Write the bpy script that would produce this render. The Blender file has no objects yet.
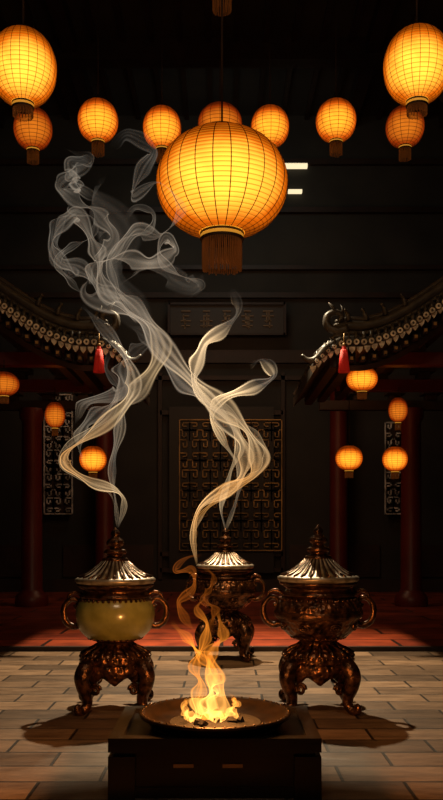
import bpy, math, random
from mathutils import Vector, Matrix
random.seed(7)
F=850.0; CX=221.5; HY=530.0; EYE=1.2
def W(px,py,d): return Vector(((px-CX)/F*d, d, EYE+(HY-py)/F*d))
scene=bpy.context.scene
try:
    scene.view_settings.view_transform='Standard'
except Exception: pass

# ---------------------------------------------------------------- materials
def new_mat(name):
    m=bpy.data.materials.new(name); m.use_nodes=True
    nt=m.node_tree; nt.nodes.clear()
    out=nt.nodes.new('ShaderNodeOutputMaterial')
    return m,nt,out
def principled(name,col,rough=.5,metal=0.,noise=0.,nscale=8.,bump=0.,bscale=20.,col2=None,emis=None,estr=0,coat=0,voro=False):
    m,nt,out=new_mat(name); N=nt.nodes; L=nt.links
    b=N.new('ShaderNodeBsdfPrincipled'); L.new(b.outputs[0],out.inputs[0])
    b.inputs['Roughness'].default_value=rough; b.inputs['Metallic'].default_value=metal
    b.inputs['Base Color'].default_value=(*col,1)
    b.inputs['Coat Weight'].default_value=coat
    tc=N.new('ShaderNodeTexCoord')
    if col2:
        n=N.new('ShaderNodeTexNoise'); n.inputs['Scale'].default_value=nscale; n.inputs['Detail'].default_value=6
        L.new(tc.outputs['Object'],n.inputs['Vector'])
        r=N.new('ShaderNodeValToRGB'); r.color_ramp.elements[0].position=.38; r.color_ramp.elements[1].position=.64
        r.color_ramp.elements[0].color=(*col,1); r.color_ramp.elements[1].color=(*col2,1)
        L.new(n.outputs['Fac'],r.inputs[0]); L.new(r.outputs[0],b.inputs['Base Color'])
    if bump:
        if voro:
            n2=N.new('ShaderNodeTexVoronoi'); n2.feature='SMOOTH_F1'
            o='Distance'
        else:
            n2=N.new('ShaderNodeTexNoise'); n2.inputs['Detail'].default_value=5; o='Fac'
        n2.inputs['Scale'].default_value=bscale
        L.new(tc.outputs['Object'],n2.inputs['Vector'])
        bp=N.new('ShaderNodeBump'); bp.inputs['Strength'].default_value=bump; bp.inputs['Distance'].default_value=.02
        L.new(n2.outputs[o],bp.inputs['Height']); L.new(bp.outputs[0],b.inputs['Normal'])
    if emis:
        b.inputs['Emission Color'].default_value=(*emis,1); b.inputs['Emission Strength'].default_value=estr
    return m
bronze=principled('bronze_dark',(.030,.015,.009),.30,.8,bump=.9,bscale=34,col2=(.20,.085,.038),nscale=18,voro=True)
bronze2=principled('bronze_plain',(.030,.016,.010),.27,.85,col2=(.17,.078,.038),nscale=26,bump=.25,bscale=60)
lidm=principled('lid_pewter',(.40,.35,.28),.40,.7,col2=(.14,.115,.085),nscale=16)
glaze=principled('olive_glaze',(.19,.18,.045),.28,0,col2=(.30,.285,.085),nscale=9,coat=.5)
blackwood=principled('black_wood',(.004,.003,.0025),.34,col2=(.008,.0055,.004),nscale=6)
ironm=principled('iron',(.05,.035,.025),.3,.9,col2=(.10,.06,.035),nscale=12)
char=principled('charcoal',(.01,.008,.007),.9,bump=.8,bscale=30)
wood=principled('dark_wood',(.014,.006,.0035),.6,col2=(.026,.010,.005),nscale=3,bump=.2,bscale=12)
redwood=principled('red_lacquer',(.085,.008,.004),.42,col2=(.12,.013,.007),nscale=2)
wallm=principled('wall_plaster',(.018,.0165,.0135),.85,col2=(.030,.0265,.021),nscale=1.2)
tilem=principled('roof_tile',(.030,.026,.023),.45,col2=(.06,.052,.043),nscale=10)
capm=principled('tile_cap',(.85,.77,.64),.5,col2=(.34,.29,.23),nscale=20)
goldm=principled('old_gold',(.44,.25,.07),.5,.2,col2=(.14,.08,.022),nscale=2)
palem=principled('pale_lattice',(.80,.77,.70),.6,col2=(.18,.17,.15),nscale=5)
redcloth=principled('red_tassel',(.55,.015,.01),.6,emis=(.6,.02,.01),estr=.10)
fringe=principled('fringe_brown',(.16,.045,.012),.7,emis=(.6,.16,.02),estr=.05)
ribm=principled('rib_brown',(.10,.028,.005),.6)
lcap=principled('lantern_cap',(.02,.008,.004),.6)
lband=principled('lantern_band',(.6,.3,.05),.5,emis=(1,.42,.04),estr=.45)
m,nt,out=new_mat('window_glow'); e=nt.nodes.new('ShaderNodeEmission'); e.inputs[0].default_value=(1,.82,.5,1); e.inputs[1].default_value=1.1
nt.links.new(e.outputs[0],out.inputs[0]); glowm=m

def paper(name,gain,edge,cen,rim=.22):  # dark limb and bright middle set in emission by view angle and height
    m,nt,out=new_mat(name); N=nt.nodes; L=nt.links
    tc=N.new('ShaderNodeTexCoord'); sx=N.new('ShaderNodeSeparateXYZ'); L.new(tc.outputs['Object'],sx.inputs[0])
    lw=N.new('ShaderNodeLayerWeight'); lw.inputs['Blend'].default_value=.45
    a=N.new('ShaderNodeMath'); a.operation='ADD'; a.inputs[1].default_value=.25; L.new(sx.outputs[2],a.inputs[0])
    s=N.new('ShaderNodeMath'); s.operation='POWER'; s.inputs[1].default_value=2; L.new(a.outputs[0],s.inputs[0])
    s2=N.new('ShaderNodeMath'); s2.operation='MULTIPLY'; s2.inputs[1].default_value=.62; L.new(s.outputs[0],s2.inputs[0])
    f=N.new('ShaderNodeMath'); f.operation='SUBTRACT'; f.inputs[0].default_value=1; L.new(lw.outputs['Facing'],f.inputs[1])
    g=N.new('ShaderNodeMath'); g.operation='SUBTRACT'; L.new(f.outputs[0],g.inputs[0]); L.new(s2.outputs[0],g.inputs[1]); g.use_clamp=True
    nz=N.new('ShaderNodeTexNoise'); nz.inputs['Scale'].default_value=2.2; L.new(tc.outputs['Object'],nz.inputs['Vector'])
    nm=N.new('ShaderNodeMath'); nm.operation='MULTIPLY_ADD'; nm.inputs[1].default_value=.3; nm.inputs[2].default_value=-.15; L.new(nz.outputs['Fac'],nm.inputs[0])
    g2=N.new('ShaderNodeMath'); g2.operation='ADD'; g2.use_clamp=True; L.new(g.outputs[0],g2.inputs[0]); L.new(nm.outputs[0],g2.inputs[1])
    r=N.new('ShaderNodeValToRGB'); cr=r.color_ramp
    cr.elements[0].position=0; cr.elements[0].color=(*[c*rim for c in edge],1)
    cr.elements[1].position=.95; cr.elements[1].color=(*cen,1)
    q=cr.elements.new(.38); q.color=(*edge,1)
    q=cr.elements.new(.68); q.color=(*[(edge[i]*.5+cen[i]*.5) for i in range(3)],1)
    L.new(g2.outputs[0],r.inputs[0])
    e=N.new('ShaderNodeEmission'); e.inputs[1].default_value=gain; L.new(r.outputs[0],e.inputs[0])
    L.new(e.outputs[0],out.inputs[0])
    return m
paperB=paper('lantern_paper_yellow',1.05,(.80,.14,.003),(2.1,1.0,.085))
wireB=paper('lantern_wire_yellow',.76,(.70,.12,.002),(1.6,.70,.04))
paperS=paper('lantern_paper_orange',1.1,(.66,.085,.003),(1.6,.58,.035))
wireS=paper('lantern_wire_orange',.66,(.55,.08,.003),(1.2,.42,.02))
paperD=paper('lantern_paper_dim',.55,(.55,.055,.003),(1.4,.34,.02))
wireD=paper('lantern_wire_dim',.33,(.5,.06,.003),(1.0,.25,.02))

# ---------------------------------------------------------------- mesh builder
class MB:
    def __init__(s): s.v=[];s.f=[];s.m=[];s.mats=[];s.sm=[]
    def mi(s,mat):
        if mat not in s.mats: s.mats.append(mat)
        return s.mats.index(mat)
    def add(s,vs,fs,mat,smooth=True):
        o=len(s.v); s.v+= [tuple(v) for v in vs]; k=s.mi(mat)
        for f in fs: s.f.append(tuple(i+o for i in f)); s.m.append(k); s.sm.append(smooth)
    def box(s,c,d,mat,rot=None):
        vs=[];
        for x in(-.5,.5):
            for y in(-.5,.5):
                for z in(-.5,.5):
                    v=Vector((x*d[0],y*d[1],z*d[2]))
                    if rot: v=rot@v
                    vs.append(v+Vector(c))
        s.add(vs,[(0,1,3,2),(4,6,7,5),(0,4,5,1),(2,3,7,6),(0,2,6,4),(1,5,7,3)],mat,False)
    def lathe(s,prof,mat,seg=48,c=(0,0,0),mod=None,smooth=True):
        vs=[];fs=[];n=len(prof)
        for i,(r,z) in enumerate(prof):
            for j in range(seg):
                t=2*math.pi*j/seg; rr,zz=(r,z) if not mod else mod(r,z,t)
                vs.append((c[0]+rr*math.cos(t),c[1]+rr*math.sin(t),c[2]+zz))
        for i in range(n-1):
            for j in range(seg):
                k=(j+1)%seg; fs.append((i*seg+j,i*seg+k,(i+1)*seg+k,(i+1)*seg+j))
        s.add(vs,fs,mat,smooth)
    def tube(s,pts,rad,mat,seg=8,smooth=True,flat=1.):
        pts=[Vector(p) for p in pts]; n=len(pts)
        if not isinstance(rad,(list,tuple)): rad=[rad]*n
        vs=[];fs=[]; up=None
        for i,p in enumerate(pts):
            t=(pts[min(i+1,n-1)]-pts[max(i-1,0)]).normalized()
            if up is None:
                up=Vector((0,0,1)) if abs(t.z)<.9 else Vector((1,0,0))
            a=t.cross(up); 
            if a.length<1e-4: a=t.cross(Vector((0,1,0)))
            a.normalize(); b=a.cross(t).normalized(); up=b
            for j in range(seg):
                q=2*math.pi*j/seg; vs.append(p+(a*math.cos(q)*flat+b*math.sin(q))*rad[i])
        for i in range(n-1):
            for j in range(seg):
                k=(j+1)%seg; fs.append((i*seg+j,i*seg+k,(i+1)*seg+k,(i+1)*seg+j))
        fs.append(tuple(range(seg))[::-1]); fs.append(tuple((n-1)*seg+j for j in range(seg)))
        s.add(vs,fs,mat,smooth)
    def ball(s,c,r,mat,seg=8,sc=(1,1,1)):
        prof=[(max(r*math.sin(math.pi*i/6),1e-4)*sc[0],-r*math.cos(math.pi*i/6)*sc[2]) for i in range(7)]
        s.lathe(prof,mat,seg,c)
    def obj(s,name,loc=(0,0,0),scale=(1,1,1),rot=0):
        me=bpy.data.meshes.new(name); me.from_pydata(s.v,[],s.f)
        for m in s.mats: me.materials.append(m)
        me.polygons.foreach_set('material_index',s.m); me.polygons.foreach_set('use_smooth',s.sm); me.update()
        o=bpy.data.objects.new(name,me); scene.collection.objects.link(o)
        o.location=loc; o.scale=scale; o.rotation_euler[2]=rot
        return o
def spline(pts,n):
    pts=[Vector(p) for p in pts]; P=[pts[0]*2-pts[1]]+pts+[pts[-1]*2-pts[-2]]; out=[]
    m=len(pts)-1
    for i in range(n+1):
        u=i/n*m; k=min(int(u),m-1); t=u-k; a,b,c,d=P[k:k+4]
        out.append(.5*((2*b)+(c-a)*t+(2*a-5*b+4*c-d)*t*t+(3*b-a-3*c+d)*t**3))
    return out
def lerp_list(l,u):
    x=u*(len(l)-1); k=min(int(x),len(l)-2); return l[k]+(l[k+1]-l[k])*(x-k)

# ---------------------------------------------------------------- room
def floor_mat():
    m,nt,out=new_mat('stone_paving'); N=nt.nodes; L=nt.links
    b=N.new('ShaderNodeBsdfPrincipled'); L.new(b.outputs[0],out.inputs[0])
    tc=N.new('ShaderNodeTexCoord'); br=N.new('ShaderNodeTexBrick'); L.new(tc.outputs['Object'],br.inputs['Vector'])
    br.inputs['Scale'].default_value=1; br.inputs['Brick Width'].default_value=.58; br.inputs['Row Height'].default_value=.27
    br.inputs['Mortar Size'].default_value=.010; br.inputs['Mortar Smooth'].default_value=.3; br.inputs['Bias'].default_value=0
    br.inputs['Color1'].default_value=(.34,.22,.135,1); br.inputs['Color2'].default_value=(.11,.072,.046,1); br.inputs['Mortar'].default_value=(.016,.011,.008,1)
    n=N.new('ShaderNodeTexNoise'); n.inputs['Scale'].default_value=7; n.inputs['Detail'].default_value=9; n.inputs['Roughness'].default_value=.65
    mp=N.new('ShaderNodeMapping'); mp.inputs['Scale'].default_value=(.5,1.6,1); L.new(tc.outputs['Object'],mp.inputs[0]); L.new(mp.outputs[0],n.inputs['Vector'])
    r=N.new('ShaderNodeValToRGB'); r.color_ramp.elements[0].position=.32; r.color_ramp.elements[0].color=(.30,.26,.22,1); r.color_ramp.elements[1].position=.68
    L.new(n.outputs['Fac'],r.inputs[0])
    mx=N.new('ShaderNodeMix'); mx.data_type='RGBA'; mx.blend_type='MULTIPLY'; mx.inputs[0].default_value=.9
    L.new(br.outputs['Color'],mx.inputs[6]); L.new(r.outputs[0],mx.inputs[7]); L.new(mx.outputs[2],b.inputs['Base Color'])
    b.inputs['Roughness'].default_value=.40
    bp=N.new('ShaderNodeBump'); bp.inputs['Strength'].default_value=.5; bp.inputs['Distance'].default_value=.01; bp.invert=True
    L.new(br.outputs['Fac'],bp.inputs['Height']); 
    bp2=N.new('ShaderNodeBump'); bp2.inputs['Strength'].default_value=.4; bp2.inputs['Distance'].default_value=.02
    L.new(n.outputs['Fac'],bp2.inputs['Height']); L.new(bp.outputs[0],bp2.inputs['Normal']); L.new(bp2.outputs[0],b.inputs['Normal'])
    return m
XW=6.0; YB=16.0; ZC=9.0
b=MB(); b.box((0,7,-.05),(2*XW,18.4,.1),floor_mat()); b.obj('floor')
def red_mat():
    m,nt,out=new_mat('red_boards'); N=nt.nodes; L=nt.links
    b=N.new('ShaderNodeBsdfPrincipled'); L.new(b.outputs[0],out.inputs[0]); b.inputs['Roughness'].default_value=.42
    tc=N.new('ShaderNodeTexCoord'); br=N.new('ShaderNodeTexBrick'); L.new(tc.outputs['Object'],br.inputs['Vector'])
    br.inputs['Scale'].default_value=1; br.inputs['Brick Width'].default_value=1.8; br.inputs['Row Height'].default_value=.5
    br.inputs['Mortar Size'].default_value=.02
    br.inputs['Color1'].default_value=(.42,.070,.020,1); br.inputs['Color2'].default_value=(.25,.036,.012,1); br.inputs['Mortar'].default_value=(.02,.005,.003,1)
    n=N.new('ShaderNodeTexNoise'); n.inputs['Scale'].default_value=2.5; n.inputs['Detail'].default_value=8; L.new(tc.outputs['Object'],n.inputs['Vector'])
    mx=N.new('ShaderNodeMix'); mx.data_type='RGBA'; mx.blend_type='MULTIPLY'; mx.inputs[0].default_value=.8
    r=N.new('ShaderNodeValToRGB'); r.color_ramp.elements[0].position=.35; r.color_ramp.elements[0].color=(.25,.2,.2,1); r.color_ramp.elements[1].position=.65
    L.new(n.outputs['Fac'],r.inputs[0]); L.new(br.outputs['Color'],mx.inputs[6]); L.new(r.outputs[0],mx.inputs[7])
    L.new(mx.outputs[2],b.inputs['Base Color']); return m
b=MB(); b.box((0,12.22,.02),(2*XW,7.56,.04),red_mat()); b.box((0,8.42,.022),(2*XW,.04,.046),wood); b.obj('red_floor_platform')
b=MB(); b.box((0,YB+.1,ZC/2),(2*XW,.2,ZC),wallm); b.obj('wall_back')
b=MB(); b.box((-XW-.1,7,ZC/2),(.2,18.4,ZC),wallm); b.obj('wall_left')
b=MB(); b.box((XW+.1,7,ZC/2),(.2,18.4,ZC),wallm); b.obj('wall_right')
b=MB(); b.box((0,7,ZC+.05),(2*XW,18.4,.1),wallm)
b.obj('ceiling')
b=MB()
for y in (6.2,8.6,11.2,13.6): b.box((0,y,ZC-.17),(2*XW,.28,.34),wood)
for x in (-4.2,-2.4,2.4,4.2): b.box((x,7,ZC-.12),(.22,18,.24),wood)
for i in range(26): b.box((-5.6+i*.45,7,ZC-.04),(.08,18,.08),wood)
b.obj('ceiling_beams')
b=MB()
for sx in(-1,1):
    for y in (8.6,11.2,13.6):
        b.tube([(sx*XW,y,5.6),(sx*3.0,y,ZC-.2)],.13,wood,seg=4,smooth=False)
    b.tube([(sx*5.0,y,7.0),(sx*5.0,8.6,7.0)],.10,wood,seg=4,smooth=False)
b.obj('roof_braces')
b=MB()
yb=YB-.05
for z,h in((6.12,.08),(5.6,.10),(4.45,.24),(4.05,.08),(7.2,.10),(8.1,.1)):
    b.box((0,yb,z),(2*XW,.1,h),wood)
for x in(-1.15,1.15): b.box((x,yb,2.2),(.07,.1,3.9),wood)
for z in(.45,.75,3.4): b.box((0,yb,z),(2.3,.1,.08),wood)
b.box((0,yb,.15),(2*XW,.1,.25),wood)
for x in(-5.2,-3.9,-2.6,-1.65,1.65,2.6,3.9,5.2): b.box((x,YB-.02,.62),(.75,.04,.6),wood)
b.obj('trim_1')
def column(x,y,r,h,mat):
    b=MB(); b.lathe([(r*1.5,.04),(r*1.6,.1),(r*1.5,.2),(r*1.1,.26),(r,.3),(r*.97,h*.5),(r*.93,h-.2),(r*1.15,h-.15),(r*1.2,h)],mat,28)
    b.lathe([(0.001,h),(r*1.2,h)],mat,28)
    return b.obj('column',(x,y,0))
for x,y,r,h in((-2.15,15.6,.17,4.35),(2.15,15.6,.17,4.35),(-2.9,13,.16,3.05),(2.9,13,.16,3.05),(-4.4,15.5,.2,4.35),(4.4,15.5,.2,4.35),(-4.6,11,.17,3.05),(4.6,11,.17,3.05)):
    column(x,y,r,h,redwood)

def fret(b,x0,x1,z0,z1,y,cell,t,mat):
    nx=max(1,round((x1-x0)/cell)); nz=max(1,round((z1-z0)/cell)); cx=(x1-x0)/nx; cz=(z1-z0)/nz
    def seg(xa,za,xb,zb):
        b.box(((xa+xb)/2,y,(za+zb)/2),(abs(xb-xa)+t,.03,abs(zb-za)+t),mat)
    for i in range(nx):
        for k in range(nz):
            ox=x0+i*cx; oz=z0+k*cz; fl=(i+k)%2; fv=(i*3+k*5)%3==0
            key=[(0,0),(0,1),(.72,1),(.72,.3),(.36,.3),(.36,.66)]
            if fv: key=[(0,0),(1,0),(1,.7),(.3,.7),(.3,.36),(.66,.36)]
            P=[((1-a if fl else a),c) for a,c in key]
            for (a,c),(e,f) in zip(P[:-1],P[1:]): seg(ox+a*cx,oz+c*cz,ox+e*cx,oz+f*cz)
    for xa,za,xb,zb in((x0,z0,x1,z0),(x0,z1,x1,z1),(x0,z0,x0,z1),(x1,z0,x1,z1)):
        b.box(((xa+xb)/2,y,(za+zb)/2),(abs(xb-xa)+.02,.05,abs(zb-za)+.02),mat)
b=MB()
b.box((0,15.87,1.95),(1.95,.05,3.1),principled('door_panel',(.010,.008,.006),.6))
fret(b,-.78,1.12,.82,3.25,15.82,.19,.018,goldm)
b.obj('door_1')
for i,(xa,xb,za,zb) in enumerate(((-3.30,-2.78,1.5,3.72),(3.05,3.5,1.5,3.2))):
    b=MB(); b.box(((xa+xb)/2,15.88,(za+zb)/2),(xb-xa,.04,zb-za),wood); fret(b,xa,xb,za,zb,15.83,.15,.026,palem); b.obj('window_%d'%(i+1))
b=MB(); b.box((1.35,15.95,8.03),(.52,.1,.07),glowm); b.obj('window_3')
b=MB(); b.box((1.38,15.95,7.55),(.26,.1,.05),glowm); b.obj('window_4')
signg=principled('sign_gold',(.16,.10,.045),.5)
b=MB(); b.box((.1,15.85,5.1),(2.1,.22,.56),principled('sign_wood',(.016,.011,.008),.5))
for z in(4.82,5.38): b.box((.1,15.74,z),(2.16,.12,.04),wood)
for x in(-.97,1.17): b.box((x,15.74,5.1),(.05,.12,.6),wood)
for k in range(5):
    cx=-.66+k*.38
    for q in range(7):
        if q%2: b.box((cx+random.uniform(-.06,.06),15.73,5.1+random.uniform(-.1,.1)),(.02,.03,random.uniform(.1,.26)),signg)
        else: b.box((cx,15.73,4.98+q*.045),(random.uniform(.12,.24),.03,.02),signg)
b.obj('signboard')

# ---------------------------------------------------------------- pavilion roofs
def roof(sx):
    b=MB(); d=8.8
    prof=[(-150,190),(-80,248),(-30,284),(0,304),(25,321),(50,335),(75,343),(97,344),(112,350),(127,363)]
    pr=[]
    for p in spline([Vector((a,c,0)) for a,c in prof],46):
        w=W(p.x,p.y,d); pr.append(Vector((w.x,0,w.z)))
    y0,y1=d,11.6
    n=len(pr)
    def X(v): return ((v[0] if sx<0 else -v[0]),v[1],v[2])
    vs=[];fs=[]
    for i,p in enumerate(pr):
        up=.07; dn=-.05
        vs+= [X((p.x,y0,p.z+up)),X((p.x,y1,p.z+up)),X((p.x,y1,p.z+dn)),X((p.x,y0,p.z+dn))]
    for i in range(n-1):
        for j in range(4):
            k=(j+1)%4; fs.append((i*4+j,i*4+k,(i+1)*4+k,(i+1)*4+j))
    fs+=[(0,1,2,3),tuple((n-1)*4+q for q in(3,2,1,0))]
    b.add(vs,fs,tilem,False)
    for dz,r,yy in((.19,.06,.0),(.11,.022,-.05),(.265,.024,.0)):
        m=n-7 if dz>.15 else n-5
        b.tube([X((p.x,y0+.04+yy,p.z+dz)) for p in pr[:m]],r,tilem,seg=10)
    e=pr[n-8]
    # upswept tip ornament
    horn=[(e.x-.12,y0,e.z+.19),(e.x+.0,y0,e.z+.17),(e.x+.09,y0,e.z+.22),(e.x+.09,y0,e.z+.32),(e.x+.0,y0,e.z+.36),(e.x-.06,y0,e.z+.31),(e.x-.02,y0,e.z+.27)]
    hp=spline(horn,22); b.tube([X(p) for p in hp],[.055*(1-.6*i/22) for i in range(23)],tilem,seg=8)
    b.tube([X((e.x+.02,y0,e.z+.34)),X((e.x+.03,y0,e.z+.41)),X((e.x+.08,y0,e.z+.46))],[.03,.02,.006],tilem,seg=6)
    b.tube([X((e.x-.05,y0,e.z+.34)),X((e.x-.07,y0,e.z+.39)),X((e.x-.05,y0,e.z+.43))],[.022,.015,.005],tilem,seg=6)
    tp=pr[n-1]; b.tube([X(q) for q in spline([(pr[n-5].x,y0-.02,pr[n-5].z+.06),(tp.x+.0,y0-.02,tp.z+.04),(tp.x+.09,y0-.02,tp.z+.03),(tp.x+.15,y0-.02,tp.z+.08)],12)],[.05*(1-.7*i/12) for i in range(13)],tilem,seg=8)
    for q in range(4): 
        p=pr[n-12-q*4]; b.tube([X((p.x,y0,p.z+.24)),X((p.x+.015,y0,p.z+.30)),X((p.x+.04,y0,p.z+.345))],[.03,.024,.012],tilem,seg=6)
        b.ball(X((p.x+.04,y0,p.z+.345)),.02,tilem,8)
    def walk(step,m=n):
        acc=0; L=0; pts=[]
        for i in range(1,m):
            seg=(pr[i]-pr[i-1]).length
            while acc<=L+seg:
                t=(acc-L)/seg; pts.append((pr[i-1].lerp(pr[i],t),math.atan2(pr[i].z-pr[i-1].z,pr[i].x-pr[i-1].x))); acc+=step
            L+=seg
        return pts
    pts=walk(.078)
    for k,(p,an) in enumerate(pts):
        q=k/len(pts)
        r=.030 if q<.9 else .021
        c=X((p.x,0,p.z+.005))
        b.tube([(c[0],y0+.3,c[2]),(c[0],y0-.06,c[2])],r*1.2,tilem,seg=10)
        b.tube([(c[0],y0-.06,c[2]),(c[0],y0-.07,c[2])],r,capm,seg=12,smooth=False)
        b.ball((c[0],y0-.068,c[2]),r*.45,tilem,6)
        # short cover tile rising from each cap to the ridge roll
        b.tube([X((p.x,y0-.045,p.z+.02)),X((p.x-.005,y0-.03,p.z+.11))],.022 if q<.85 else .012,tilem,seg=8)
        c=X((p.x+.039,0,p.z-.07)); yy=y0-.04
        b.add([(c[0]-.032,yy,c[2]+.03),(c[0]+.032,yy,c[2]+.03),(c[0]+.026,yy,c[2]-.005),(c[0],yy,c[2]-.04),(c[0]-.026,yy,c[2]-.005),
               (c[0]-.032,yy+.02,c[2]+.03),(c[0]+.032,yy+.02,c[2]+.03),(c[0]+.026,yy+.02,c[2]-.005),(c[0],yy+.02,c[2]-.04),(c[0]-.026,yy+.02,c[2]-.005)],
              [(0,1,2,3,4),(9,8,7,6,5),(0,5,6,1),(1,6,7,2),(2,7,8,3),(3,8,9,4),(4,9,5,0)],capm,False)
    # dentil blocks under the verge
    for p,an in walk(.12,n-8):
        b.box(X((p.x,y0+.10,p.z-.145)),(.05,.12,.06),wood)
        b.box(X((p.x,y0+.03,p.z-.145)),(.03,.02,.03),goldm)
    for y in [y0+.25+.22*i for i in range(13)]:
        b.tube([X((p.x,y,p.z+.09)) for p in pr[::3]],.05,tilem,seg=6)
    for i in range(4,n-7,5):
        p=pr[i]; c=X((p.x,(y0+y1)/2+.1,p.z-.12)); b.box(c,(.1,y1-y0-.1,.12),wood)
    b.tube([X((p.x,y0+.18,p.z-.20)) for p in pr[:n-8]],.05,wood,seg=4,smooth=False)
    for y in(9.5,11.2,13.0):
        b.box(X((-3.75,y,3.10)),(4.5,.16,.14),redwood if y<12 else wood)
        for k in range(7):
            x=-5.4+k*.55
            b.box(X((x,y,3.22)),(.16,.2,.08),wood); b.box(X((x,y,3.30)),(.28,.3,.07),wood)
            if y<12: b.box(X((x,y,3.5)),(.08,.08,.4),wood)
    b.obj('pavilion_roof')
    t=MB(); p=pr[n-8]
    t.tube([(0,0,.12),(0,0,0)],.006,goldm,seg=5); t.ball((0,0,.0),.022,goldm)
    t.lathe([(.012,0),(.024,-.03),(.036,-.12),(.052,-.25)],redcloth,16)
    for k in range(22):
        a=k/22*6.283; t.tube([(.03*math.cos(a),.03*math.sin(a),-.05),(.055*math.cos(a),.055*math.sin(a),-.28)],.006,redcloth,seg=4)
    w=W(99,345,d-.12); t.obj('red_tassel',(w.x if sx<0 else -w.x,d-.12,w.z))
roof(-1); roof(1)

# ---------------------------------------------------------------- lanterns
def lantern(px,py,wpx,hpx,d,top,kind='S',fr=.65,nm=None):
    s=F/d; rx=wpx/2/s; rz=hpx/2/s; loc=W(px,py,d)
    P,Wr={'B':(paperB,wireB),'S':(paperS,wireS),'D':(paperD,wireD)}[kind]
    b=MB(); big=kind=='B' and wpx>60
    nb=(30 if wpx>100 else 22) if big else 14; seg=72 if big else 36; nr=24 if big else 14
    a0=math.asin(.30)
    def pr(a): return (abs(math.sin(a))**.86, math.cos(a))
    A=[a0+(math.pi-2*a0)*i/nb for i in range(nb+1)]
    for i in range(nb):
        a,c=A[i],A[i+1]; w=(c-a)*.2
        mid=(a+w+c)/2
        r1,z1=pr(a+w); r2,z2=pr(c); rm,zm=pr(mid)
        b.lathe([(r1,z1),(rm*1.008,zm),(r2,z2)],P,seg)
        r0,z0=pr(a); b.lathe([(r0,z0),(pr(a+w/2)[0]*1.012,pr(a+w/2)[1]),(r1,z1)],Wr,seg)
    for k in range(nr):
        t=2*math.pi*(k+.5)/nr; pts=[]
        for i in range(17):
            r,z=pr(a0+(math.pi-2*a0)*i/16); pts.append((1.010*r*math.cos(t),1.010*r*math.sin(t),z))
        b.tube(pts,.0075 if big else .010,ribm,seg=4)
    zt=math.cos(a0)
    b.lathe([(.001,zt+.14),(.22,zt+.12),(.34,zt+.06),(.36,zt-.02),(.30,zt-.03)],lcap,32)
    b.lathe([(.30,-zt+.02),(.34,-zt-.0),(.34,-zt-.05)],lcap,32); b.lathe([(.335,-zt-.05),(.32,-zt-.11)],lband,32); b.lathe([(.34,-zt-.11),(.33,-zt-.15),(.001,-zt-.15)],lcap,32)
    b.lathe([(.06,zt+.12),(.08,zt+.17),(.04,zt+.22),(.001,zt+.23)],lcap,16)
    cl=(top-loc.z)/rz
    b.tube([(0,0,zt+.1),(0,0,cl)],.010/rx if wpx>60 else .006/rx,lcap,seg=6)
    nf=60 if big else 26
    for k in range(nf):
        a=2*math.pi*k/nf; r=.30; l=fr*random.uniform(.93,1.03)
        b.tube([(r*math.cos(a),r*math.sin(a),-zt-.13),(r*1.01*math.cos(a+.03),r*1.01*math.sin(a+.03),-zt-.15-l*.5),(r*math.cos(a),r*math.sin(a),-zt-.15-l)],.010 if big else .02,fringe,seg=3)
    for k in range(10):
        a=2*math.pi*k/10; b.tube([(.16*math.cos(a),.16*math.sin(a),-zt-.13),(.17*math.cos(a),.17*math.sin(a),-zt-.1-fr)],.016,fringe,seg=3)
    return b.obj('paper_lantern',loc,(rx,rx,rz))
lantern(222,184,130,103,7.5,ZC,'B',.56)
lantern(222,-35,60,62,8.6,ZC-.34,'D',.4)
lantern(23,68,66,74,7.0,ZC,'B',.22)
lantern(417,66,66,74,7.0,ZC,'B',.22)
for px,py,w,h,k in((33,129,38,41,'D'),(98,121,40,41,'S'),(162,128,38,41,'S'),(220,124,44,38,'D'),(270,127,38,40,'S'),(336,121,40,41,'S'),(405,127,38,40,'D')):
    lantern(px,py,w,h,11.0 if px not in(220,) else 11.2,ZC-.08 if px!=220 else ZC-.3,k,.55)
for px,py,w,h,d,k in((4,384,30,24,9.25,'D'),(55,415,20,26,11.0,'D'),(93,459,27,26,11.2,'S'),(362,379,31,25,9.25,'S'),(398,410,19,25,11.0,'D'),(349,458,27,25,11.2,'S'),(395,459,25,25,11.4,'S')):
    lantern(px,py,w,h,d,3.05 if d<12 else 3.0,k,.5)

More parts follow.
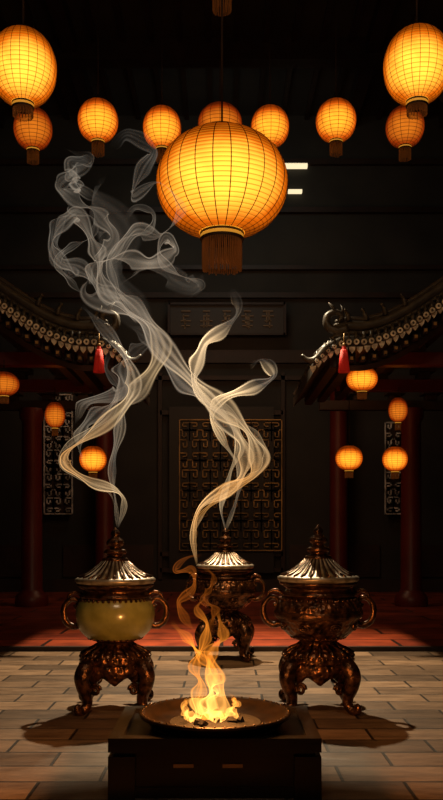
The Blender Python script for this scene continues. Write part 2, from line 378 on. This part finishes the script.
# ---------------------------------------------------------------- incense burners
U=1/148.4
def burner(x,y,kind,s=1.0,rot=0.):
    b=MB(); body={'Y':glaze}.get(kind,bronze)
    def prof(l): return [(max(r,.05)*U,z*U) for r,z in l]
    wide=1.0 if kind=='Y' else 1.08
    b.lathe(prof([(0,44),(30,44),(34,46),(35,49),(33,52),(34,54),(30,57),(22,60),(18,63),(17,66),(21,68),(26,70),(24,71)]),bronze,56,
            mod=lambda r,z,t:(r*(1+.03*math.cos(16*t)) if r>.18 else r,z))
    # petal ring on the pedestal
    for i in range(16):
        a=2*math.pi*i/16; b.tube([(r*U*math.cos(a),r*U*math.sin(a),z*U) for r,z in((34,54),(29,58),(22,61.5),(18.5,65))],[2.6*U,2.4*U,1.8*U,1.0*U],bronze2,seg=6)
    b.lathe(prof([(22,69),(29,72),(35,78),(38.5,86),(39.5*wide,93),(39*wide,100),(36.5*wide,106),(33,110)]),body,64,
            mod=(lambda r,z,t:(r,z)) if kind=='Y' else (lambda r,z,t:(r*(1+.012*math.cos(24*t)),z)))
    b.lathe(prof([(32,109),(35,111),(36,113),(33,115),(31,118),(34,120),(38,122),(38.5,124),(37,126),(30,126)]),bronze2,56)
    for R,z,k,q,mt in((37.5,108 if kind!='Y' else 109,40,1.5,bronze2),(26.5,71,28,1.5,bronze2),(34.5,53,36,1.6,bronze2)):
        if R>35 and kind=='Y': R=35.0
        for i in range(k):
            a=2*math.pi*i/k; b.ball((R*U*math.cos(a),R*U*math.sin(a),z*U),q*U,mt,6)
    if kind!='Y':
        b.lathe(prof([(41.5*1.03,90),(43.6,92),(43.6,95),(41.5*1.03,97)]),bronze2,56)
        for i in range(8):
            a=2*math.pi*(i+.5)/8; pts=[]
            for j in range(22):
                t=j/21*4*math.pi; rr=(1-j/26)*7.0
                aa=a+rr*math.cos(t)/40; zz=82+rr*.62*math.sin(t); R=(36.5+ (zz-78)*.28)
                pts.append((R*U*math.cos(aa),R*U*math.sin(aa),zz*U))
            b.tube(pts,1.2*U,bronze2,seg=5)
        # key-fret relief on the shoulder
        for i in range(20):
            a0=2*math.pi*i/20; pts=[]
            for da,zz in((0,99),(0,104),(.22,104),(.22,100.5),(.10,100.5),(.10,102.3)):
                R=42.3-(zz-98)*.45; pts.append((R*U*math.cos(a0+da),R*U*math.sin(a0+da),zz*U))
            b.tube(pts,.75*U,bronze2,seg=4)
    def flute(r,z,t):
        k=1 if 10*U<r<36*U else 0
        return (r,z+k*1.0*U*math.cos(26*t))
    b.lathe(prof([(38,125),(40,127),(40,129.5),(37,131),(36.5,131)]),lidm,56)
    b.lathe(prof([(37,130.5),(33,132),(29,134),(24.5,137),(20,140.5),(16,144),(12.5,147.5)]),lidm,156,mod=flute)
    for i in range(26):
        a=2*math.pi*(i+.5)/26
        b.tube([(r*U*math.cos(a),r*U*math.sin(a),(z-.1)*U) for r,z in((37,131),(29,134),(20,140.5),(12.5,147.5))],[1.5*U,1.2*U,.8*U,.5*U],bronze2,seg=4)
    b.lathe(prof([(12,146.5),(13.5,148),(12.5,150),(9,151),(7,152.5),(10,154),(12,156),(10,158.5),(6,159.5),(5,161),(8,163),(9,165.5),(8,168),(4.5,170.5),(3.5,172),(5,174),(4,176.5),(1.8,179),(0,181)]),bronze2,28)
    for sd in(-1,1):
        hx=(37 if kind=='Y' else 40)
        pts=[(hx-3,84),(hx+4,82),(hx+11,86),(hx+14,94),(hx+13,103),(hx+7,109),(hx+1,108),(hx,103),(hx+4,101)]
        sp=spline([(sd*p*U,0,z*U) for p,z in pts],34)
        b.tube(sp,[(3.4-1.2*i/34)*U for i in range(35)],bronze2,seg=8)
        b.ball((sd*(hx+14.5)*U,0,97*U),3.0*U,bronze2); b.ball((sd*(hx+6)*U,0,81.5*U),2.6*U,bronze2)
        sp=spline([(sd*p*U,0,z*U) for p,z in[(hx-6,112),(hx+1,116),(hx+8,114),(hx+10,109)]],12); b.tube(sp,[(2.4-.1*i)*U for i in range(13)],bronze2,seg=7)
    vs=[];fs=[];S=96
    for j in range(S):
        t=2*math.pi*j/S; ph=(t-math.pi/4)%(math.pi/2)/(math.pi/2)
        drop=26+9*abs(math.sin(ph*math.pi))**.6-9*math.exp(-((ph-.5)/.09)**2)+1.5*math.cos(ph*8*math.pi)
        for R,z in((34,46),(35.5,40),(33,drop),(30.5,drop),(31,44)):
            vs.append((R*U*math.cos(t),R*U*math.sin(t),z*U))
    for j in range(S):
        k=(j+1)%S
        for q in range(4): fs.append((j*5+q,k*5+q,k*5+q+1,j*5+q+1))
    b.add(vs,fs,bronze)
    for i in range(4):
        a=math.pi/4+i*math.pi/2; ca,sa=math.cos(a),math.sin(a)
        pts=[(31,47),(39,44),(44,36),(42,26),(38,17),(38,9),(43,4.2),(49,4.2),(51,8),(48,10.5)]
        rad=[7,8.5,8,7,5.8,5,4.3,3.6,2.8,2]
        sp=spline([(r*U*ca,r*U*sa,z*U) for r,z in pts],36)
        b.tube(sp,[lerp_list(rad,k/36)*U for k in range(37)],bronze2,seg=10)
        for sg in(-1,1):
            q=[]
            for j in range(18):
                t=j/17*3.4*math.pi; rr=(1-j/22)*6
                off=9+rr*math.cos(t); zz=24+rr*math.sin(t); R=37
                aa=a+sg*off/R; q.append((R*.97*U*math.cos(aa),R*.97*U*math.sin(aa),zz*U))
            b.tube(q,1.9*U,bronze2,seg=5)
        b.ball((43*U*ca,43*U*sa,40*U),7.5*U,bronze2,10)
    o=b.obj('incense_burner',(x,y,0),(s,s,s),rot); return o
burner(-.715,5.73,'Y',1.0,.10)
burner(.035,7.95,'D',1.0,-.1)
burner(.652,5.73,'D',1.015,-.06)

# ---------------------------------------------------------------- brazier
b=MB(); cx,cy=-.03,4.13
w,dp=.95,.70
tz=.25
b.box((cx,cy,tz-.02),(w,dp,.04),blackwood)
b.box((cx,cy,tz-.055),(w-.05,dp-.05,.03),blackwood)
for sx in(-1,1):
    for sy in(-1,1):
        b.box((cx+sx*(w/2-.06),cy+sy*(dp/2-.06),.09),(.12,.12,.20),blackwood)
    b.box((cx+sx*(w/2-.04),cy,.10),(.05,dp-.16,.14),blackwood)
for sy in(-1,1):
    yy=cy+sy*(dp/2-.05)
    b.box((cx,yy,.105),(w-.2,.05,.17),blackwood); b.box((cx,yy,.025),(w-.1,.07,.05),blackwood)
slitm=principled('painted_light_slit',(.35,.26,.14),.35,.8)  # pale strips painted in place of slots with lit floor showing through
for x in(-.14,.08): b.box((cx+x,cy-dp/2+.022,.145),(.09,.008,.016),slitm)
for sx in(-1,1): b.box((cx+sx*(w/2-.03),cy,tz+.01),(.06,dp,.025),blackwood)
for sy in(-1,1): b.box((cx,cy+sy*(dp/2-.03),tz+.01),(w-.12,.06,.025),blackwood)
R=.365; c=(cx,cy-.02,tz)
b.lathe([(.001,.0),(.25,.0),(.30,.012),(.325,.03),(.335,.055),(R,.06),(R+.004,.068),(R,.076),(R-.022,.074),(R-.03,.066),(.31,.035),(.2,.022),(.001,.02)],ironm,96,c)
b.lathe([(.285,.005),(.31,.01),(.312,.018),(.29,.02)],ironm,64,c)
for k in range(48):
    a=2*math.pi*k/48; b.ball((c[0]+(R-.01)*math.cos(a),c[1]+(R-.01)*math.sin(a),tz+.076),.005,ironm,6)
emb=principled('ember',(.1,.02,.01),.9,emis=(1,.22,.02),estr=1.8)
b.lathe([(.001,.045),(.12,.04),(.22,.026)],char,32,c)
for k in range(34):
    a=random.uniform(0,6.28); r=random.uniform(0,.15)
    rot=Matrix.Rotation(random.uniform(0,3),3,'Z')@Matrix.Rotation(random.uniform(0,1),3,'X')
    b.box((c[0]+r*math.cos(a),c[1]+r*math.sin(a),tz+.045),(.045,.03,.025),emb if r<.06 else char,rot)
b.obj('fire_brazier')

# ---------------------------------------------------------------- smoke & fire sheets
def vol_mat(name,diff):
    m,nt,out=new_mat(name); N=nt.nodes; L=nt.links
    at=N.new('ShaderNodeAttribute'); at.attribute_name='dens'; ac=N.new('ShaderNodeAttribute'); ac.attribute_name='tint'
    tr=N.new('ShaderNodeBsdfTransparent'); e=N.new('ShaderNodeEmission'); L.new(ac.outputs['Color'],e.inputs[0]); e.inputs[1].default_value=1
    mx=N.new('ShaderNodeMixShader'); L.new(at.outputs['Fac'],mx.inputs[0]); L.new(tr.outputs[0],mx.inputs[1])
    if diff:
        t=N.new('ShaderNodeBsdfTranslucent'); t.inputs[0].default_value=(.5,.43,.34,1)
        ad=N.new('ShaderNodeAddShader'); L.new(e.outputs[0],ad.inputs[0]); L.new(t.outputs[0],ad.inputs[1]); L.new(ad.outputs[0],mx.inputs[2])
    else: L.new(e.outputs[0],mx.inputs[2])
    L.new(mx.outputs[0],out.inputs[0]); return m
smokem=vol_mat('smoke',True); firem=vol_mat('fire',False)  # smoke emits its own tint, standing in for light falling on it
class Sheets:
    def __init__(s): s.v=[];s.f=[];s.d=[];s.c=[]
    def ribbon(s,pts,ws,dens,tint,depth,nu=300,nv=30,seed=0,tw=3.1,edge=1.0,ph=0.,wob=.15,yend=0.,fadein=.03,fadeout=.25,base=.16,gain=1.4,jit=3.0,wsc=.98):
        rn=random.Random(seed); K=[(rn.uniform(4,30),rn.uniform(0,6.28),rn.uniform(-9,9),rn.uniform(.3,1)) for _ in range(8)]
        J=[(rn.uniform(8,26),rn.uniform(0,6.28),rn.uniform(.3,1)) for _ in range(4)]
        c=spline([Vector((p[0],p[1],0)) for p in pts],nu); o=len(s.v)
        P=[]
        for i,p in enumerate(c):
            u=i/nu; d=depth+yend*u+wob*math.sin(u*7+seed)*min(1,u*4)
            k=jit*min(1,u*3)*.5
            P.append(W(p.x+k*sum(a*math.sin(f*u+q) for f,q,a in J),p.y+k*sum(a*math.cos(f*u+q*2) for f,q,a in J)*.6,d))
        for i in range(nu+1):
            u=i/nu; t=(P[min(i+1,nu)]-P[max(i-1,0)]).normalized()
            a=t.cross(Vector((0,1,0))).normalized(); bb=t.cross(a)
            phi=ph+math.sin(u*tw*6.283+seed*1.7)*1.25; cs,sn=math.cos(phi),math.sin(phi)
            wv=lerp_list(ws,u)*wsc*P[i].y/F
            D=lerp_list(dens,u) if isinstance(dens,list) else dens
            en=min(1,u/fadein)*min(1,(1-u)/fadeout)
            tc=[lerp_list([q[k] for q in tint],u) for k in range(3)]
            thin=.55/(.3+abs(cs))
            for j in range(nv+1):
                v=j/nv; x=(v-.5)
                bend=.25*math.cos(3*x)*wv
                pos=P[i]+a*(x*wv*cs)+bb*(x*wv*sn+bend*.5)
                s.v.append(tuple(pos))
                st=0
                for fq,pp,sh,am in K: st+=am*math.sin(fq*v+pp+sh*u*2.2)
                st=.5+.5*math.tanh(st*.8)
                ed=math.exp(-((v-.90)/.05)**2)*1.1+.6*math.exp(-((v-.1)/.05)**2)
                bs=(math.sin(math.pi*v)**.8)
                fade=min(1,v/.08)*min(1,(1-v)/.08)
                al=gain*D*en*fade*thin*(base*bs+.42*bs*st+edge*.75*ed)
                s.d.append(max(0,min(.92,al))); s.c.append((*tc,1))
        for i in range(nu):
            for j in range(nv):
                q=o+i*(nv+1)+j; s.f.append((q,q+1,q+nv+2,q+nv+1))
    def obj(s,name,mat):
        me=bpy.data.meshes.new(name); me.from_pydata(s.v,[],s.f); me.materials.append(mat)
        a=me.attributes.new('dens','FLOAT','POINT'); a.data.foreach_set('value',s.d)
        c=me.attributes.new('tint','FLOAT_COLOR','POINT'); c.data.foreach_set('color',[k for q in s.c for k in q])
        me.polygons.foreach_set('use_smooth',[True]*len(s.f)); me.update()
        o=bpy.data.objects.new(name,me); scene.collection.objects.link(o); return o
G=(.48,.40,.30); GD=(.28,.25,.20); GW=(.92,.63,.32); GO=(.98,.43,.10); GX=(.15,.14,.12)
d1=5.73
WISP=dict(base=.45,edge=.25,gain=.7,wsc=1.)
THIN=dict(edge=1.2,base=.1,wsc=1.,gain=1.2)
S=Sheets()
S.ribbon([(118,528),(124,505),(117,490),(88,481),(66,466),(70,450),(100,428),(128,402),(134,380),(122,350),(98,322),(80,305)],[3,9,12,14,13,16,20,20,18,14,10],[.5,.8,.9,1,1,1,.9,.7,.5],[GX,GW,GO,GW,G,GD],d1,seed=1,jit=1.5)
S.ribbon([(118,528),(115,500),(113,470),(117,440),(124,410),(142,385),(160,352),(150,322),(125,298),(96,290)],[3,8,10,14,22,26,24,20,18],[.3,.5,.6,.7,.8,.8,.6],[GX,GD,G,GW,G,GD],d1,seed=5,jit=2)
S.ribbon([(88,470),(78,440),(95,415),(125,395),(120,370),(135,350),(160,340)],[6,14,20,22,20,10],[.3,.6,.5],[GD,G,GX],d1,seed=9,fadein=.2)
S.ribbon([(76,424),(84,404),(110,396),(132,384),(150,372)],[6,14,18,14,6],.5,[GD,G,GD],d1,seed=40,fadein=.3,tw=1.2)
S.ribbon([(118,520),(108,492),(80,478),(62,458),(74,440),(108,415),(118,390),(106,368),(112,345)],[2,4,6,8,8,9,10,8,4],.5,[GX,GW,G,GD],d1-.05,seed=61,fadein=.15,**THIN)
S.obj('smoke_plume',smokem)
S=Sheets()
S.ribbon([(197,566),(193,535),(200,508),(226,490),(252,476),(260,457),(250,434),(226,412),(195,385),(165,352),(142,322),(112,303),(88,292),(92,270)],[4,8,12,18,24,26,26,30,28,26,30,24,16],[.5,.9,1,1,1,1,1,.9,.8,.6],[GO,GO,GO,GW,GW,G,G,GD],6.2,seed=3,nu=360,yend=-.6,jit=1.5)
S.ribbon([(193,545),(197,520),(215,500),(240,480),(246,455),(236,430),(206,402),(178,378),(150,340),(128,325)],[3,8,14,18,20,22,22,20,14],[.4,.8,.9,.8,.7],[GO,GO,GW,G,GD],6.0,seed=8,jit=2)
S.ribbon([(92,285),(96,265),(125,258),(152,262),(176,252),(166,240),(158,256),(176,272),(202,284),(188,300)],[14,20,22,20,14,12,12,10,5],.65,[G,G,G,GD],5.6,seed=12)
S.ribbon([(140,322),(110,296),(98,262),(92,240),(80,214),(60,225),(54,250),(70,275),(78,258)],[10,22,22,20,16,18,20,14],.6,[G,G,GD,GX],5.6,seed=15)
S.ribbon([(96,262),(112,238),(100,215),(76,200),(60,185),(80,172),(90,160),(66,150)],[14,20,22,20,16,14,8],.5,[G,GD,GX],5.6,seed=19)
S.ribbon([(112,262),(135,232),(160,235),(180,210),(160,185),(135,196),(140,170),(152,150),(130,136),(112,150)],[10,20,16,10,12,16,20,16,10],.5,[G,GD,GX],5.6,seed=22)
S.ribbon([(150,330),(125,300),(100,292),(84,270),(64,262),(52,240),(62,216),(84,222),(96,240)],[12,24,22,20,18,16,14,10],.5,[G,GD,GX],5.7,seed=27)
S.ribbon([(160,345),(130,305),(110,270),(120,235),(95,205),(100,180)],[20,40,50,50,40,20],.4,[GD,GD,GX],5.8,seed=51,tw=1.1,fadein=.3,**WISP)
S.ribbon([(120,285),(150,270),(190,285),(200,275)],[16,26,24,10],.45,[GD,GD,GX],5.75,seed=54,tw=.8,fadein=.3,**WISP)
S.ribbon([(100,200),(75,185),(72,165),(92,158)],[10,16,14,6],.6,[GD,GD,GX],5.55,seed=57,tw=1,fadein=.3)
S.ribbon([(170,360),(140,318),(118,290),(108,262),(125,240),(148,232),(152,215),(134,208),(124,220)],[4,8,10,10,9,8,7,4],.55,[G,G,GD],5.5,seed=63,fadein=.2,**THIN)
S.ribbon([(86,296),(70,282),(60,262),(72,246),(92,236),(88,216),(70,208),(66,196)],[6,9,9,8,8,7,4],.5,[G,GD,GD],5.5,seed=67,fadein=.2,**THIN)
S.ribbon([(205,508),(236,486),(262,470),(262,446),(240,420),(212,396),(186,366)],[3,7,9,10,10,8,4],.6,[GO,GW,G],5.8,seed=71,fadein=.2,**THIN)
S.obj('smoke_plume.001',smokem)
S=Sheets()
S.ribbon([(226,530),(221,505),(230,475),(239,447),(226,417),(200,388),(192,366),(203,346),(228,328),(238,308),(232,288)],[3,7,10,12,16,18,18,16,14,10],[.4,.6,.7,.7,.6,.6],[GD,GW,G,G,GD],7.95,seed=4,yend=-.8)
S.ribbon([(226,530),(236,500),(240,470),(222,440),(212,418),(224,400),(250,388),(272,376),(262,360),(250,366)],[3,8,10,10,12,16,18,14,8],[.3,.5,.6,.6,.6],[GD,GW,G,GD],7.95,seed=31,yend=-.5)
S.obj('smoke_plume.002',smokem)
S=Sheets()
FY=(4.6,2.0,.38); FO=(2.8,.80,.07); FR=(1.6,.36,.03); FD=(.9,.22,.04)
fd=4.08
K=dict(edge=.55,wob=.03,nu=160,base=.28,gain=1.12,tw=2.5,jit=1.5)
S.ribbon([(212,722),(203,706),(211,690),(216,674),(206,658),(192,644),(180,632),(172,620)],[42,36,27,22,18,15,10,3],[1,.95,.8,.65,.5],[FY,FY,FO,FO,FR],fd,seed=2,ph=.3,**K)
S.ribbon([(208,722),(218,705),(220,688),(209,668),(213,650),(223,636),(220,620),(212,606)],[40,32,24,20,17,15,10,3],[1,.85,.7,.5,.4],[FY,FY,FO,FO,FR],fd,seed=6,**K)
S.ribbon([(205,720),(197,702),(201,682),(195,664),(203,644),(207,624),(198,608),(207,594)],[22,20,18,15,14,12,8,3],[.8,.75,.6,.45],[FY,FO,FO,FR],fd+.05,seed=11,**K)
S.ribbon([(215,722),(230,714),(236,704),(229,694)],[20,16,11,3],[.9,.6],[FY,FO],fd-.04,seed=13,edge=.5,wob=.02,nu=60,base=.4)
S.ribbon([(203,722),(190,716),(184,707),(191,698)],[20,15,10,3],[.9,.6],[FY,FO],fd-.03,seed=14,edge=.5,wob=.02,nu=60,base=.4)
S.ribbon([(200,636),(186,620),(180,602),(194,585),(190,571),(176,569),(190,557),(204,553)],[6,11,12,11,10,8,6,2],[.35,.45,.4],[FR,FR,FD],fd,seed=17,edge=.8,wob=.03,nu=160,fadein=.15,base=.15,gain=1.,tw=2.5)
S.ribbon([(206,636),(214,612),(205,596),(212,580),(205,562)],[7,11,10,7,3],[.35,.25],[FR,FR],fd,seed=21,edge=.6,wob=.03,nu=100,fadein=.2,base=.15,gain=1.)
S.obj('fire_flame',firem)

# ---------------------------------------------------------------- lights
def light(name,typ,loc,energy,col,size=.1,target=None,**k):
    l=bpy.data.lights.new(name,typ); l.energy=energy; l.color=col
    if typ=='AREA': l.size=size
    else: l.shadow_soft_size=size
    for a,c in k.items(): setattr(l,a,c)
    o=bpy.data.objects.new(name,l); scene.collection.objects.link(o); o.location=loc
    if target is not None: o.rotation_euler=(Vector(target)-Vector(loc)).to_track_quat('-Z','Y').to_euler()
    return o
light('spot_lamp','SPOT',(0,9.4,5.5),3100,(1,.77,.48),.07,(0,7.4,0),spot_size=math.radians(70),spot_blend=1.0)
light('fire_light','POINT',(-.05,4.0,.62),65,(1,.38,.09),.10)
light('burner_fill','SPOT',(0,6.3,3.9),260,(1,.62,.27),.25,(0,7.95,.6),spot_size=math.radians(50),spot_blend=1.0)  # added warm fill aimed at the middle burner, not a lantern's own light
light('front_fill','AREA',(0,2.2,5.2),40,(1,.70,.42),1.2,(0,7.5,1.8))  # added fill from high up in front for burner fronts and lids
light('wall_fill','AREA',(0,12.8,7.6),17,(.92,1,.86),1.5,(0,16,5.0))  # added unseen light, washes the back wall in place of haze
light('hall_fill','AREA',(0,11.6,4.2),26,(1,.52,.26),1.5,(0,16,1.6))  # added warm fill for the lower back wall and its lattice
wd=bpy.data.worlds.new('World'); scene.world=wd; wd.use_nodes=True
bg=wd.node_tree.nodes['Background']; bg.inputs[0].default_value=(.5,.42,.36,1); bg.inputs[1].default_value=.002
cam=bpy.data.cameras.new('Camera'); co=bpy.data.objects.new('Camera',cam); scene.collection.objects.link(co)
co.location=(0,0,EYE); co.rotation_euler=(math.pi/2,0,0); cam.lens=F/800*36; cam.sensor_width=36; cam.shift_y=(HY-400)/800
cam.clip_end=100
scene.camera=co
